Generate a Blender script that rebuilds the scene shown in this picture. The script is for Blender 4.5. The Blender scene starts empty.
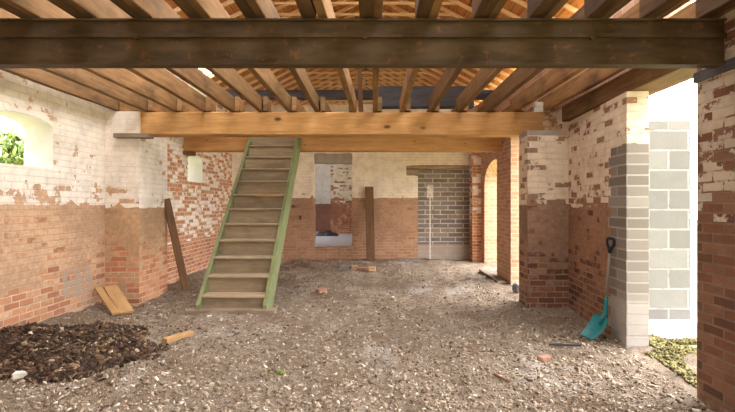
import bpy, math, random
import numpy as np
from mathutils import Vector, Matrix, noise as mnoise
from mathutils.geometry import tessellate_polygon

random.seed(7)
rng = np.random.default_rng(7)
scene = bpy.context.scene
COL = scene.collection

# ------------------------------------------------------------------ helpers
def srgb(r, g, b):
    def f(c):
        c /= 255.0
        return c / 12.92 if c <= 0.04045 else ((c + 0.055) / 1.055) ** 2.4
    return (f(r), f(g), f(b), 1.0)

class MB:
    """collects faces with metric UVs into ONE mesh object"""
    def __init__(self):
        self.v = []; self.f = []; self.uv = []; self.mi = []
    def face(self, pts, uvs=None, m=0):
        i0 = len(self.v)
        pts = [Vector(p) for p in pts]
        self.v += [tuple(p) for p in pts]
        self.f.append(list(range(i0, i0 + len(pts))))
        if uvs is None:
            n = Vector((0, 0, 0))
            for a in range(1, len(pts) - 1):
                n += (pts[a] - pts[0]).cross(pts[a + 1] - pts[0])
            ax, ay, az = abs(n.x), abs(n.y), abs(n.z)
            if az >= ax and az >= ay: uvs = [(p.x, p.y) for p in pts]
            elif ax >= ay: uvs = [(p.y, p.z) for p in pts]
            else: uvs = [(p.x, p.z) for p in pts]
        self.uv += list(uvs); self.mi.append(m)
    def box(self, x0, x1, y0, y1, z0, z1, m=0):
        P = lambda x, y, z: (x, y, z)
        self.face([P(x0,y0,z0),P(x0,y1,z0),P(x1,y1,z0),P(x1,y0,z0)], m=m)
        self.face([P(x0,y0,z1),P(x1,y0,z1),P(x1,y1,z1),P(x0,y1,z1)], m=m)
        self.face([P(x0,y0,z0),P(x1,y0,z0),P(x1,y0,z1),P(x0,y0,z1)], m=m)
        self.face([P(x0,y1,z0),P(x0,y1,z1),P(x1,y1,z1),P(x1,y1,z0)], m=m)
        self.face([P(x0,y0,z0),P(x0,y0,z1),P(x0,y1,z1),P(x0,y1,z0)], m=m)
        self.face([P(x1,y0,z0),P(x1,y1,z0),P(x1,y1,z1),P(x1,y0,z1)], m=m)
        return self
    def obox(self, M, L, W, H, ch=0.0, m=0, uo=0.0, jit=0.0, seg=1):
        """box of length L along local x (0..L), W along y, H along z (centred), grain UV along x; chamfered section"""
        c = min(ch, W * .3, H * .3)
        if c > 0:
            sec = [(-W/2+c,-H/2),(W/2-c,-H/2),(W/2,-H/2+c),(W/2,H/2-c),(W/2-c,H/2),(-W/2+c,H/2),(-W/2,H/2-c),(-W/2,-H/2+c)]
        else:
            sec = [(-W/2,-H/2),(W/2,-H/2),(W/2,H/2),(-W/2,H/2)]
        n = len(sec); per = [0]
        for i in range(n):
            a, b = sec[i], sec[(i+1) % n]
            per.append(per[-1] + math.hypot(b[0]-a[0], b[1]-a[1]))
        rings = []
        for s in range(seg + 1):
            x = L * s / seg
            dy, dz = random.uniform(-jit, jit), random.uniform(-jit, jit)
            rings.append([M @ Vector((x, a + dy, b + dz)) for a, b in sec])
        for s in range(seg):
            for i in range(n):
                j = (i + 1) % n
                u0, u1 = uo + L*s/seg, uo + L*(s+1)/seg
                self.face([rings[s][i], rings[s+1][i], rings[s+1][j], rings[s][j]],
                          [(u0, per[i]), (u1, per[i]), (u1, per[i+1]), (u0, per[i+1])], m)
        self.face(list(rings[0]), [(uo + a*.3, b) for a, b in sec], m)
        self.face(list(reversed(rings[-1])), [(uo + a*.3, b) for a, b in reversed(sec)], m)
        return self
    def beam(self, p0, p1, W, H, **k):
        """bar from p0 to p1 (centre line)"""
        p0, p1 = Vector(p0), Vector(p1)
        d = p1 - p0
        x = d.normalized()
        up = k.pop('up', Vector((0, 0, 1)))
        y = Vector(up).cross(x)
        if y.length < 1e-4: y = Vector((0, 1, 0)).cross(x)
        y.normalize(); z = x.cross(y)
        M = Matrix(((x.x,y.x,z.x,p0.x),(x.y,y.y,z.y,p0.y),(x.z,y.z,z.z,p0.z),(0,0,0,1)))
        return self.obox(M, d.length, W, H, **k)
    def tube(self, pts, radii, n=12, m=0):
        pts = [Vector(p) for p in pts]
        if not hasattr(radii, '__len__'): radii = [radii] * len(pts)
        rings = []
        ref = None
        for i, p in enumerate(pts):
            t = (pts[min(i+1, len(pts)-1)] - pts[max(i-1, 0)]).normalized()
            if ref is None:
                ref = t.orthogonal().normalized()
            ref = (ref - t * ref.dot(t)).normalized()
            b = t.cross(ref)
            rings.append([p + radii[i]*(ref*math.cos(a) + b*math.sin(a)) for a in [2*math.pi*k/n for k in range(n)]])
        for i in range(len(pts)-1):
            for k in range(n):
                j = (k+1) % n
                self.face([rings[i][k], rings[i][j], rings[i+1][j], rings[i+1][k]], [(i*.1,k/n),(i*.1,(k+1)/n),(i*.1+.1,(k+1)/n),(i*.1+.1,k/n)], m)
        self.face(list(reversed(rings[0])), [(0,0)]*n, m); self.face(rings[-1], [(0,0)]*n, m)
        return self
    def build(self, name, mats, parent=None, smooth=False, merge=False):
        me = bpy.data.meshes.new(name)
        me.from_pydata(self.v, [], self.f)
        uvl = me.uv_layers.new(name='UVMap')
        uvl.data.foreach_set('uv', np.array(self.uv, dtype=np.float32).ravel())
        if not isinstance(mats, (list, tuple)): mats = [mats]
        for mt in mats: me.materials.append(mt)
        me.polygons.foreach_set('material_index', self.mi)
        if merge or smooth:
            import bmesh
            bm = bmesh.new(); bm.from_mesh(me)
            bmesh.ops.remove_doubles(bm, verts=bm.verts, dist=1e-5)
            bm.to_mesh(me); bm.free()
        if smooth:
            me.polygons.foreach_set('use_smooth', [True]*len(me.polygons))
        me.update()
        o = bpy.data.objects.new(name, me); COL.objects.link(o)
        if parent: o.parent = parent
        return o

def tag(o, label=None, cat=None, group=None, kind=None):
    if label: o['label'] = label
    if cat: o['category'] = cat
    if group: o['group'] = group
    if kind: o['kind'] = kind
    return o

def empty(name, loc=(0,0,0), rz=0):
    o = bpy.data.objects.new(name, None); COL.objects.link(o)
    o.location = loc; o.rotation_euler = (0, 0, rz); o.empty_display_size = .2
    return o

def wall(mb, outline, holes, org, udir, ndir, t, m=0, u0=0.0, mr=None):
    """vertical slab: 2-D outline and holes (u, z) in metres, inner face at org, thickness t along ndir, reveals in every hole"""
    org, udir, ndir = Vector(org), Vector(udir), Vector(ndir)
    P = lambda q, w: org + udir*q[0] + Vector((0,0,q[1])) + ndir*w
    loops = [outline] + holes
    flat = [q for l in loops for q in l]
    tris = tessellate_polygon([[Vector((q[0], q[1], 0)) for q in l] for l in loops])
    for tr in tris:
        a = [flat[i] for i in tr]
        mb.face([P(q, 0) for q in a], [(q[0]+u0, q[1]) for q in a], m)
        mb.face([P(q, t) for q in reversed(a)], [(q[0]+u0, q[1]) for q in reversed(a)], m)
    for l in loops:
        n = len(l)
        for i in range(n):
            a, b = l[i], l[(i+1) % n]
            vert = abs(b[1]-a[1]) >= abs(b[0]-a[0])
            if vert: uv = [(u0+0, a[1]), (u0+0, b[1]), (u0+t, b[1]), (u0+t, a[1])]
            else: uv = [(a[0]+u0, a[1]), (b[0]+u0, b[1]), (b[0]+u0, b[1]+t), (a[0]+u0, a[1]+t)]
            mb.face([P(a,0), P(b,0), P(b,t), P(a,t)], uv, m if (mr is None or l is outline) else mr)

def arch(u0, u1, z0, zs, zt, n=10):
    c = (u0+u1)/2; h = (u1-u0)/2
    pts = [(u0, z0), (u1, z0), (u1, zs)]
    for i in range(1, n):
        a = math.pi * i / n
        pts.append((c + h*math.cos(a), zs + (zt-zs)*math.sin(a)))
    pts.append((u0, zs))
    return pts

def ragged(pts, amp, step=.11, seed=1):
    r = random.Random(seed); out = []
    n = len(pts)
    for i in range(n):
        a, b = pts[i], pts[(i+1) % n]
        L = math.hypot(b[0]-a[0], b[1]-a[1]); k = max(1, int(L/step))
        for j in range(k):
            t = j/k
            out.append((a[0]+(b[0]-a[0])*t + r.uniform(-amp, amp), a[1]+(b[1]-a[1])*t + r.uniform(-amp, amp)))
    return out

# ------------------------------------------------------------------ node DSL
class NT:
    def __init__(self, name):
        self.mat = bpy.data.materials.new(name); self.mat.use_nodes = True
        self.t = self.mat.node_tree; self.t.nodes.clear()
        self.out = self.t.nodes.new('ShaderNodeOutputMaterial')
        self.b = self.t.nodes.new('ShaderNodeBsdfPrincipled')
        self.t.links.new(self.b.outputs[0], self.out.inputs[0])
        self.b.inputs['Specular IOR Level'].default_value = .25
        self.b.inputs['Roughness'].default_value = .9
    def n(self, typ, **k):
        x = self.t.nodes.new(typ)
        for a, v in k.items(): setattr(x, a, v)
        return x
    def s(self, sock, v):
        if isinstance(v, bpy.types.NodeSocket): self.t.links.new(v, sock)
        elif v is not None: sock.default_value = v
    def math(self, op, a, b=None, c=None, clamp=False):
        x = self.n('ShaderNodeMath', operation=op, use_clamp=clamp)
        self.s(x.inputs[0], a)
        if b is not None: self.s(x.inputs[1], b)
        if c is not None: self.s(x.inputs[2], c)
        return x.outputs[0]
    def mix(self, f, a, b, blend='MIX'):
        x = self.n('ShaderNodeMix', data_type='RGBA', blend_type=blend)
        self.s(x.inputs[0], f); self.s(x.inputs[6], a); self.s(x.inputs[7], b)
        return x.outputs[2]
    def uv(self):
        return self.n('ShaderNodeTexCoord').outputs['UV']
    def obj(self):
        return self.n('ShaderNodeTexCoord').outputs['Object']
    def pos(self):
        return self.n('ShaderNodeNewGeometry').outputs['Position']
    def xyz(self, v):
        x = self.n('ShaderNodeSeparateXYZ'); self.s(x.inputs[0], v); return x.outputs
    def comb(self, a, b, c):
        x = self.n('ShaderNodeCombineXYZ')
        self.s(x.inputs[0], a); self.s(x.inputs[1], b); self.s(x.inputs[2], c); return x.outputs[0]
    def mapv(self, v, sc=(1,1,1), loc=(0,0,0)):
        x = self.n('ShaderNodeMapping'); self.s(x.inputs[0], v)
        x.inputs['Scale'].default_value = sc; self.s(x.inputs['Location'], loc); return x.outputs[0]
    def noise(self, v, scale, detail=3, rough=.55, dist=0):
        x = self.n('ShaderNodeTexNoise'); self.s(x.inputs['Vector'], v)
        x.inputs['Scale'].default_value = scale; x.inputs['Detail'].default_value = detail
        x.inputs['Roughness'].default_value = rough; x.inputs['Distortion'].default_value = dist
        return x.outputs[0]
    def noisec(self, v, scale, detail=2):
        x = self.n('ShaderNodeTexNoise'); self.s(x.inputs['Vector'], v)
        x.inputs['Scale'].default_value = scale; x.inputs['Detail'].default_value = detail
        return x.outputs[1]
    def vor(self, v, scale, feature='F1', out='Distance'):
        x = self.n('ShaderNodeTexVoronoi', feature=feature); self.s(x.inputs['Vector'], v)
        x.inputs['Scale'].default_value = scale
        return x.outputs[out]
    def step(self, v, lo, hi):
        x = self.n('ShaderNodeMapRange', interpolation_type='SMOOTHSTEP')
        self.s(x.inputs[0], v); self.s(x.inputs[1], lo); self.s(x.inputs[2], hi)
        x.inputs[3].default_value = 0; x.inputs[4].default_value = 1
        return x.outputs[0]
    def ramp(self, f, stops):
        x = self.n('ShaderNodeValToRGB'); self.s(x.inputs[0], f)
        e = x.color_ramp.elements
        while len(e) < len(stops): e.new(.5)
        for q, (p, c) in zip(e, stops): q.position = p; q.color = c
        return x.outputs[0]
    def bump(self, h, strength=.5, dist=.02, prev=None):
        x = self.n('ShaderNodeBump'); self.s(x.inputs['Height'], h)
        x.inputs['Strength'].default_value = strength; x.inputs['Distance'].default_value = dist
        if prev is not None: self.s(x.inputs['Normal'], prev)
        return x.outputs[0]
    def brick(self, v, w, h, mortar=.01):
        x = self.n('ShaderNodeTexBrick'); self.s(x.inputs['Vector'], v)
        x.inputs['Scale'].default_value = 1
        x.inputs['Color1'].default_value = (0,0,0,1); x.inputs['Color2'].default_value = (1,1,1,1)
        x.inputs['Mortar'].default_value = (.5,.5,.5,1)
        x.inputs['Mortar Size'].default_value = mortar; x.inputs['Mortar Smooth'].default_value = .25
        x.inputs['Brick Width'].default_value = w; x.inputs['Row Height'].default_value = h
        r = self.n('ShaderNodeRGBToBW'); self.t.links.new(x.outputs[0], r.inputs[0])
        return r.outputs[0], x.outputs['Fac']      # random value of the brick, mortar mask
    def done(self, col, normal=None, rough=None):
        self.s(self.b.inputs['Base Color'], col)
        if normal is not None: self.s(self.b.inputs['Normal'], normal)
        if rough is not None: self.s(self.b.inputs['Roughness'], rough)
        return self.mat

def shade(c, k): return (c[0]*k, c[1]*k, c[2]*k, 1)

def brick_mat(name, cols, mortar, bw=.225, bh=.075, ms=.008, line=None, paint=None, cover=.75, flake=.35,
              wash=None, wash_cover=.6, wash_lo=.45, salt=.5, grey=None, warp=.012, extra=None):
    """old brickwork. line: height where limewash ends; cover: how much is still painted; flake: how brick-shaped the losses are"""
    N = NT(name); uv = N.uv(); u, v, _ = N.xyz(uv)
    wv = N.n('ShaderNodeVectorMath', operation='MULTIPLY_ADD')
    N.s(wv.inputs[0], N.noisec(uv, 7, 2)); wv.inputs[1].default_value = (warp, warp, 0)
    N.s(wv.inputs[2], uv)
    rnd, mo = N.brick(wv.outputs[0], bw, bh, ms)
    big = N.noise(uv, 1.3, 4, .6); mid = N.noise(uv, 6, 4, .6); fine = N.noise(uv, 45, 4, .7)
    sel = N.math('ADD', N.math('MULTIPLY', rnd, .7), N.math('MULTIPLY', mid, .35))
    st = [(i/(len(cols)-1)*.8+.1, c) for i, c in enumerate(cols)]
    col = N.ramp(sel, st)
    col = N.mix(N.math('MULTIPLY', N.step(fine, .45, .8), .35), col, shade(cols[-1], .55))
    mcol = N.mix(N.step(mid, .35, .7), mortar, shade(mortar, .7))
    mo2 = N.math('MULTIPLY', mo, N.step(N.noise(uv, 9, 3), .2, .5))
    col = N.mix(mo2, col, mcol)
    hsum = N.math('SUBTRACT', N.math('MULTIPLY', fine, .35), mo)
    # salts and lime smears near the ground
    if salt > 0:
        sm = N.step(N.math('ADD', N.math('MULTIPLY', mid, .8), N.math('ADD', N.math('MULTIPLY', big, .7), N.math('MULTIPLY', v, -.33))), .74, 1.02)
        col = N.mix(N.math('MULTIPLY', sm, salt), col, srgb(214, 196, 178))
    if wash is not None:
        z = N.math('ADD', N.math('ADD', N.math('MULTIPLY', big, .8), N.math('MULTIPLY', mid, 1.15)), N.math('MULTIPLY', rnd, -.42))
        z = N.math('ADD', z, N.math('MULTIPLY', N.step(v, wash_lo-.35, wash_lo+.6), .42))
        wm = N.step(z, 1.42-wash_cover, 1.62-wash_cover)
        wc = N.mix(N.step(N.math('ADD', N.math('MULTIPLY', big, .5), N.math('MULTIPLY', N.noise(uv, 15, 5, .7), .5)), .4, .6), shade(wash, 1.06), shade(wash, .66))
        wc = N.mix(N.math('MULTIPLY', mo, .4), wc, shade(wash, .6))
        col = N.mix(N.math('MULTIPLY', wm, .85), col, wc)
    if paint is not None:
        z = N.math('ADD', N.math('MULTIPLY', big, .6), N.math('MULTIPLY', mid, .8))
        z = N.math('ADD', z, N.math('MULTIPLY', rnd, flake))
        z = N.math('ADD', z, N.math('MULTIPLY', fine, .2))
        z = N.math('SUBTRACT', z, N.math('MULTIPLY', N.step(v, line+.42, line), .15))      # more peeled just above the line
        th = .62 + .5*flake + .1 + (.5-cover)*.9
        pm = N.step(z, th, th+.035)
        edge = N.math('ADD', v, N.math('MULTIPLY', N.math('SUBTRACT', N.noise(uv, 5, 3), .5), .07))
        zone = N.step(edge, line-.006, line+.006)
        pm = N.math('MULTIPLY', pm, zone)
        pc = N.mix(N.step(N.noise(uv, 4, 6, .7), .4, .66), paint, shade(paint, .80))
        pc = N.mix(N.math('MULTIPLY', mo, N.math('MULTIPLY', N.step(mid, .3, .75), .45)), pc, shade(paint, .6))
        col = N.mix(pm, col, pc)
        hsum = N.math('ADD', hsum, N.math('MULTIPLY', pm, .45))
    if grey is not None:      # toothed block quoin: (u start, width, colours, mortar, block w, block h, top z)
        u0, w0, gc, gm, gw, gh, gt = grey
        r2, m2 = N.brick(uv, gw, gh, .011)
        row = N.math('MODULO', N.math('FLOOR', N.math('DIVIDE', v, gh)), 2)
        lim = N.math('ADD', N.math('MULTIPLY', row, .07), N.math('ADD', u0+w0, N.math('MULTIPLY', mid, .05)))
        gmask = N.math('MULTIPLY', N.math('LESS_THAN', u, lim), N.math('LESS_THAN', v, gt))
        g = N.ramp(N.math('ADD', N.math('MULTIPLY', r2, .6), N.math('MULTIPLY', fine, .4)), [(.1, gc[0]), (.9, gc[1])])
        g = N.mix(m2, g, gm)
        g = N.mix(N.step(v, .47, .44), g, N.mix(mid, srgb(176,168,160), srgb(150,142,134)))      # rendered base
        col = N.mix(gmask, col, g)
        hg = N.math('SUBTRACT', N.math('MULTIPLY', fine, .25), m2)
        x = N.n('ShaderNodeMix', data_type='FLOAT'); N.s(x.inputs[0], gmask); N.s(x.inputs[2], hsum); N.s(x.inputs[3], hg)
        hsum = x.outputs[0]
    if extra is not None: col = extra(N, uv, u, v, col, mid, fine)
    nrm = N.bump(hsum, .75, .012)
    return N.done(col, nrm, .92)

def wood_mat(name, c1, c2, dark, grain=1.0, knots=.5, rough=.8, stain=0.3, rnd_amt=.25, worn=None, knot=(.05,.11,3.1), lime_from=None):
    N = NT(name); uv = N.uv(); u, v, _ = N.xyz(uv)
    oi = N.n('ShaderNodeObjectInfo').outputs['Random']
    off = N.math('MULTIPLY', oi, 37.0)
    p = N.comb(N.math('ADD', u, off), N.math('MULTIPLY', v, 9.0), off)
    g1 = N.noise(p, 2.2, 5, .6, .6); 
    p2 = N.comb(N.math('ADD', u, off), N.math('MULTIPLY', v, 40.0), off)
    g2 = N.noise(p2, 3.0, 3, .7)
    pl = N.comb(N.math('ADD', u, off), N.math('MULTIPLY', v, 2.0), off)
    blotch = N.noise(pl, 1.6, 4, .6)
    f = N.math('ADD', N.math('MULTIPLY', g1, .7), N.math('MULTIPLY', g2, .35))
    col = N.mix(N.step(f, .32, .72), c1, c2)
    kd = N.vor(N.comb(N.math('MULTIPLY', N.math('ADD', u, off), 1.0), N.math('MULTIPLY', v, 1.9), off), knot[2])
    km = N.step(N.math('ADD', kd, N.math('MULTIPLY', g2, .03)), knot[1], knot[0])
    col = N.mix(N.math('MULTIPLY', km, knots), col, shade(dark, .5))
    col = N.mix(N.math('MULTIPLY', N.step(blotch, .48, .72), stain), col, dark)
    col = N.mix(N.math('MULTIPLY', oi, rnd_amt), col, dark)
    if worn is not None:
        col = N.mix(N.math('MULTIPLY', N.step(N.noise(pl, 5, 5, .7), .5, .66), worn[1]), col, worn[0])
    if lime_from is not None:      # old limewash flaking off the end of the beam
        lm = N.step(N.math('ADD', N.math('MULTIPLY', N.noise(pl, 9, 5, .7), .5), N.math('MULTIPLY', N.step(u, lime_from-.2, lime_from+.1), .25)),  .485, .515)
        col = N.mix(N.math('MULTIPLY', lm, N.math('GREATER_THAN', u, lime_from-.15)), col, srgb(226,208,184))
        col = N.mix(N.math('MULTIPLY', N.step(u, lime_from-.5, lime_from), .5), col, dark)
    h = N.math('ADD', N.math('MULTIPLY', g2, .6), N.math('MULTIPLY', g1, .4))
    return N.done(col, N.bump(h, .5*grain, .008), rough)

# ------------------------------------------------------------------ materials
RED = [srgb(198,138,98), srgb(188,120,80), srgb(204,148,110), srgb(176,110,76), srgb(156,102,76)]
DRED = [srgb(134,90,68), srgb(118,78,60), srgb(140,98,76), srgb(108,72,58), srgb(88,62,52)]
LIME = srgb(240,227,214)
M = {}
def repair(N, uv, u, v, col, mid, fine):
    # smears of grey cement around a few re-set bricks low on the wall
    e = N.math('MULTIPLY', N.math('SUBTRACT', mid, .5), .22)
    du = N.math('ABSOLUTE', N.math('SUBTRACT', N.math('ADD', u, e), 6.33)); dv = N.math('ABSOLUTE', N.math('SUBTRACT', N.math('ADD', v, e), .42))
    box = N.math('MULTIPLY', N.step(du, .34, .29), N.step(dv, .19, .15))
    hole = N.math('MULTIPLY', N.step(N.math('ABSOLUTE', N.math('SUBTRACT', du, .13)), .10, .08), N.step(N.math('ABSOLUTE', N.math('SUBTRACT', dv, .08)), .06, .04))
    return N.mix(N.math('MULTIPLY', box, N.math('SUBTRACT', .85, N.math('MULTIPLY', hole, .8))), col, N.mix(fine, srgb(176,158,142), srgb(150,134,120)))
M['left'] = brick_mat('limewashed_brick_left', [srgb(190,134,98), srgb(180,118,82), srgb(198,146,110), srgb(168,110,80), srgb(152,102,78)], srgb(205,182,155), line=1.40, paint=LIME, cover=.60, flake=.2, extra=repair,
                      wash=srgb(202,166,134), wash_cover=.59, salt=.9)
M['leftrear'] = brick_mat('peeling_brick_left_rear', RED, srgb(222,206,184), line=.7, paint=LIME, cover=.40, flake=.45,
                      wash=srgb(190,140,100), wash_cover=.1, salt=.6)
M['pierl'] = brick_mat('limewashed_pier_brick', RED, srgb(200,178,152), line=1.36, paint=LIME, cover=.63, flake=.25,
                      wash=srgb(196,160,124), wash_cover=.62, wash_lo=.62, salt=.5)
def drip(N, uv, u, v, col, mid, fine):
    # splash of white lime and its run down the blockwork
    d = N.math('ABSOLUTE', N.math('SUBTRACT', N.math('ADD', u, N.math('MULTIPLY', mid, .02)), 1.50))
    run = N.math('MULTIPLY', N.step(d, .024, .012), N.step(v, 1.85, 1.75))
    blob = N.math('MULTIPLY', N.step(N.math('ADD', d, N.math('MULTIPLY', fine, .05)), .125, .09), N.math('MULTIPLY', N.step(v, 1.55, 1.62), N.step(v, 1.95, 1.86)))
    k = N.math('MULTIPLY', N.math('MAXIMUM', N.math('MULTIPLY', run, .75), N.math('MULTIPLY', blob, .8)), N.step(N.noise(uv, 16, 4, .7), .34, .5))
    col = N.mix(N.math('MULTIPLY', N.step(v, .42, .36), .85), col, N.mix(mid, srgb(180,165,150), srgb(150,135,122)))
    return N.mix(k, col, srgb(226,218,206))
M['infill'] = brick_mat('grey_block_infill', [srgb(128,118,112), srgb(112,103,98), srgb(138,128,120), srgb(104,96,92)], srgb(200,182,162), bw=.39, bh=.116, ms=.013, salt=.25, warp=.006, extra=drip)
M['back'] = brick_mat('limewashed_brick_back', [srgb(178,136,106), srgb(166,120,90), srgb(186,146,116), srgb(152,106,80)], srgb(186,158,132), line=1.58, paint=srgb(236,220,200), cover=.72, flake=.15,
                      wash=srgb(180,142,114), wash_cover=.6, wash_lo=.5, salt=.45)
M['beyond'] = brick_mat('whitened_brick_beyond', RED, srgb(205,190,175), line=1.45, paint=srgb(232,224,214), cover=.52, flake=.4,
                      wash=srgb(160,110,90), wash_cover=.45, salt=.3)
M['beyondw'] = brick_mat('white_wall_beyond', RED, srgb(205,190,175), line=1.45, paint=srgb(226,226,228), cover=1.1, flake=.1,
                      wash=srgb(150,112,100), wash_cover=.9, salt=.1)
M['pierr'] = brick_mat('flaking_pier_brick', DRED, srgb(165,140,118), line=1.40, paint=srgb(226,208,186), cover=.60, flake=.62,
                      wash=srgb(162,130,108), wash_cover=.56, salt=.5, bw=.225, bh=.078)
GREY = (2.0, 0, 0)
M['wallr'] = brick_mat('flaking_wall_brick_and_quoin', DRED, srgb(160,136,116), line=1.37, paint=srgb(228,210,188), cover=.58, flake=.5,
                      wash=srgb(164,124,98), wash_cover=.56, salt=.5,
                      grey=(0.0, .36, (srgb(112,104,96), srgb(150,142,134)), srgb(162,154,144), .44, .106, 2.0))
M['near'] = brick_mat('dim_toned_red_brick', [srgb(134,94,72), srgb(122,82,62), srgb(140,104,82), srgb(110,76,60), srgb(94,68,54)], srgb(136,114,96), line=1.22, paint=srgb(206,190,170), cover=.44, flake=.38, salt=.5, ms=.009)  # mortar toned close to the brick to imitate dim light on this wall
M['rear_pier'] = brick_mat('warm_brick', [srgb(196,154,128), srgb(184,136,108), srgb(202,162,136), srgb(168,122,98)], srgb(214,190,166), salt=.45)
M['block'] = brick_mat('concrete_block', [srgb(118,116,113), srgb(107,105,102), srgb(127,125,122)], srgb(158,154,148), bw=.45, bh=.225, ms=.012, salt=0, warp=.003)
N = NT('white_render'); o_ = N.obj(); M['render'] = N.done(N.mix(N.noise(o_, 5, 5), srgb(226,222,216), srgb(196,190,182)), N.bump(N.noise(o_, 40, 4), .3, .01))
N = NT('lintel_stone'); o_ = N.obj(); M['lintel'] = N.done(N.mix(N.noise(o_, 9, 5), srgb(166,142,118), srgb(128,106,86)), N.bump(N.noise(o_, 40, 4), .4, .01))
N = NT('concrete'); o_ = N.obj(); M['concrete'] = N.done(N.mix(N.noise(o_, 9, 5), srgb(176,164,150), srgb(128,118,108)), N.bump(N.noise(o_, 40, 4), .4, .01))
M['oakend'] = wood_mat('golden_pine_beam_limed_end', srgb(200,154,100), srgb(170,122,72), srgb(100,66,38), knots=.9, stain=.3, rnd_amt=0, knot=(.07,.16,1.9), lime_from=5.85)
M['oak'] = wood_mat('golden_pine_beam', srgb(192,146,94), srgb(166,116,68), srgb(100,66,38), knots=.85, stain=.25, rnd_amt=.1)
M['joist'] = wood_mat('weathered_joist', srgb(164,124,80), srgb(124,88,54), srgb(60,44,30), knots=.35, stain=.7, rnd_amt=.55)
M['joistshade'] = wood_mat('weathered_joist_shaded', srgb(116,86,56), srgb(80,57,36), srgb(46,34,25), knots=.35, stain=.6, rnd_amt=.5)  # joist wood darkened to imitate weaker light on the near joists
M['roofwood'] = wood_mat('roof_timber_lit_tone', srgb(242,214,168), srgb(228,190,138), srgb(180,130,84), knots=.3, stain=.25, rnd_amt=.2)  # timber paled to imitate lit rafter and collar edges
M['sarking'] = wood_mat('orange_roof_boards', srgb(206,146,84), srgb(178,116,62), srgb(122,76,40), knots=.3, stain=.3, rnd_amt=0)
M['darkwood'] = wood_mat('dark_tie_beam', srgb(86,84,88), srgb(66,64,68), srgb(40,38,40), knots=.2, stain=.4, rnd_amt=.1)
M['stairwood'] = wood_mat('dusty_stair_wood', srgb(164,144,117), srgb(136,116,92), srgb(92,78,62), knots=.15, stain=.5, rnd_amt=.3, worn=(srgb(168,150,124), .45))
M['riserwood'] = wood_mat('dusty_riser_wood', srgb(156,136,108), srgb(128,109,85), srgb(84,71,55), knots=.15, stain=.5, rnd_amt=.35, worn=(srgb(150,134,106), .35))
M['greenpaint'] = wood_mat('green_painted_wood', srgb(122,130,88), srgb(102,108,70), srgb(84,78,54), knots=.1, stain=.45, rnd_amt=.1, worn=(srgb(150,128,92), .35))
M['post'] = wood_mat('old_brown_wood', srgb(132,98,68), srgb(106,76,52), srgb(66,48,36), knots=.3, stain=.4, rnd_amt=.25)
M['yellow'] = wood_mat('yellow_pine', srgb(192,154,106), srgb(166,126,82), srgb(120,86,56), knots=.4, stain=.3, rnd_amt=.25)
M['greywood'] = wood_mat('grey_plank_wood', srgb(150,132,112), srgb(120,102,84), srgb(80,68,56), knots=.2, stain=.4, rnd_amt=.2)
# rusty painted steel
N = NT('rusty_brown_steel'); o_ = N.obj()
st_ = N.mapv(o_, (1.2, 6, 6))
c = N.mix(N.step(N.noise(st_, 2.2, 6, .65), .35, .7), srgb(84,64,42), srgb(62,46,30))
c = N.mix(N.math('MULTIPLY', N.step(N.noise(o_, 14, 5, .7), .56, .7), .7), c, srgb(120,78,46))
M['steel'] = N.done(c, N.bump(N.noise(o_, 60, 4), .25, .006), .62); N.b.inputs['Metallic'].default_value = .15
# rubble floor
N = NT('rubble_ground'); o_ = N.pos()
a = N.noise(o_, .9, 4, .6); b_ = N.noise(o_, 11, 5, .7); d_ = N.noise(o_, 55, 4, .75)
c = N.ramp(N.math('ADD', N.math('MULTIPLY', b_, .6), N.math('MULTIPLY', d_, .45)), [(.32, srgb(88,73,58)), (.48, srgb(138,120,102)), (.6, srgb(160,142,123)), (.75, srgb(198,184,166))])
c = N.mix(N.math('MULTIPLY', N.step(a, .5, .62), .55), c, srgb(126,100,78))
pale = N.noise(N.mapv(o_, (1.1, .7, 1), (5, 3, 0)), 1.1, 6, .65)
c = N.mix(N.math('MULTIPLY', N.step(pale, .53, .68), .55), c, srgb(206, 196, 186))
M['floor'] = N.done(c, N.bump(N.math('ADD', b_, d_), 1.0, .05), .95)
N = NT('stone_chips'); at = N.n('ShaderNodeAttribute'); at.attribute_name = 'tone'; at = at.outputs['Fac']
M['chips'] = N.done(N.ramp(at, [(0, srgb(80,65,51)), (.22, srgb(122,104,86)), (.6, srgb(152,134,114)), (.88, srgb(172,155,135)), (.97, srgb(212,202,187)), (1, srgb(156,114,90))]), None, .9)
N = NT('old_leaves_and_bark'); at = N.n('ShaderNodeAttribute'); at.attribute_name = 'tone'; at = at.outputs['Fac']
M['leaves'] = N.done(N.ramp(at, [(0, srgb(38,28,22)), (.4, srgb(68,50,38)), (.66, srgb(98,74,54)), (.88, srgb(146,120,90)), (1, srgb(212,196,170))]), None, .85)
N = NT('dark_humus'); o_ = N.pos(); M['humus'] = N.done(N.mix(N.noise(o_, 30, 4), srgb(50,36,27), srgb(88,62,44)), N.bump(N.noise(o_, 40, 4), .9, .03))
N = NT('moss'); at = N.n('ShaderNodeAttribute'); at.attribute_name = 'tone'; at = at.outputs['Fac']
M['moss'] = N.done(N.ramp(at, [(0, srgb(58,54,32)), (.5, srgb(100,92,50)), (1, srgb(144,132,92))]), None, .9)
N = NT('outside_earth'); o_ = N.pos(); M['earth'] = N.done(N.mix(N.noise(o_, 3, 5, .7), srgb(176,172,120), srgb(146,150,92)), N.bump(N.noise(o_, 20, 4), .5, .03))
N = NT('foliage'); at = N.n('ShaderNodeAttribute'); at.attribute_name = 'tone'; at = at.outputs['Fac']
M['foliage'] = N.done(N.ramp(at, [(0, srgb(84,110,52)), (.6, srgb(130,150,76)), (1, srgb(176,184,116))]), None, .8)
N = NT('weed'); o_ = N.obj(); M['weed'] = N.done(N.mix(N.noise(o_, 20, 2), srgb(116,132,66), srgb(146,150,90)), None)
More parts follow.
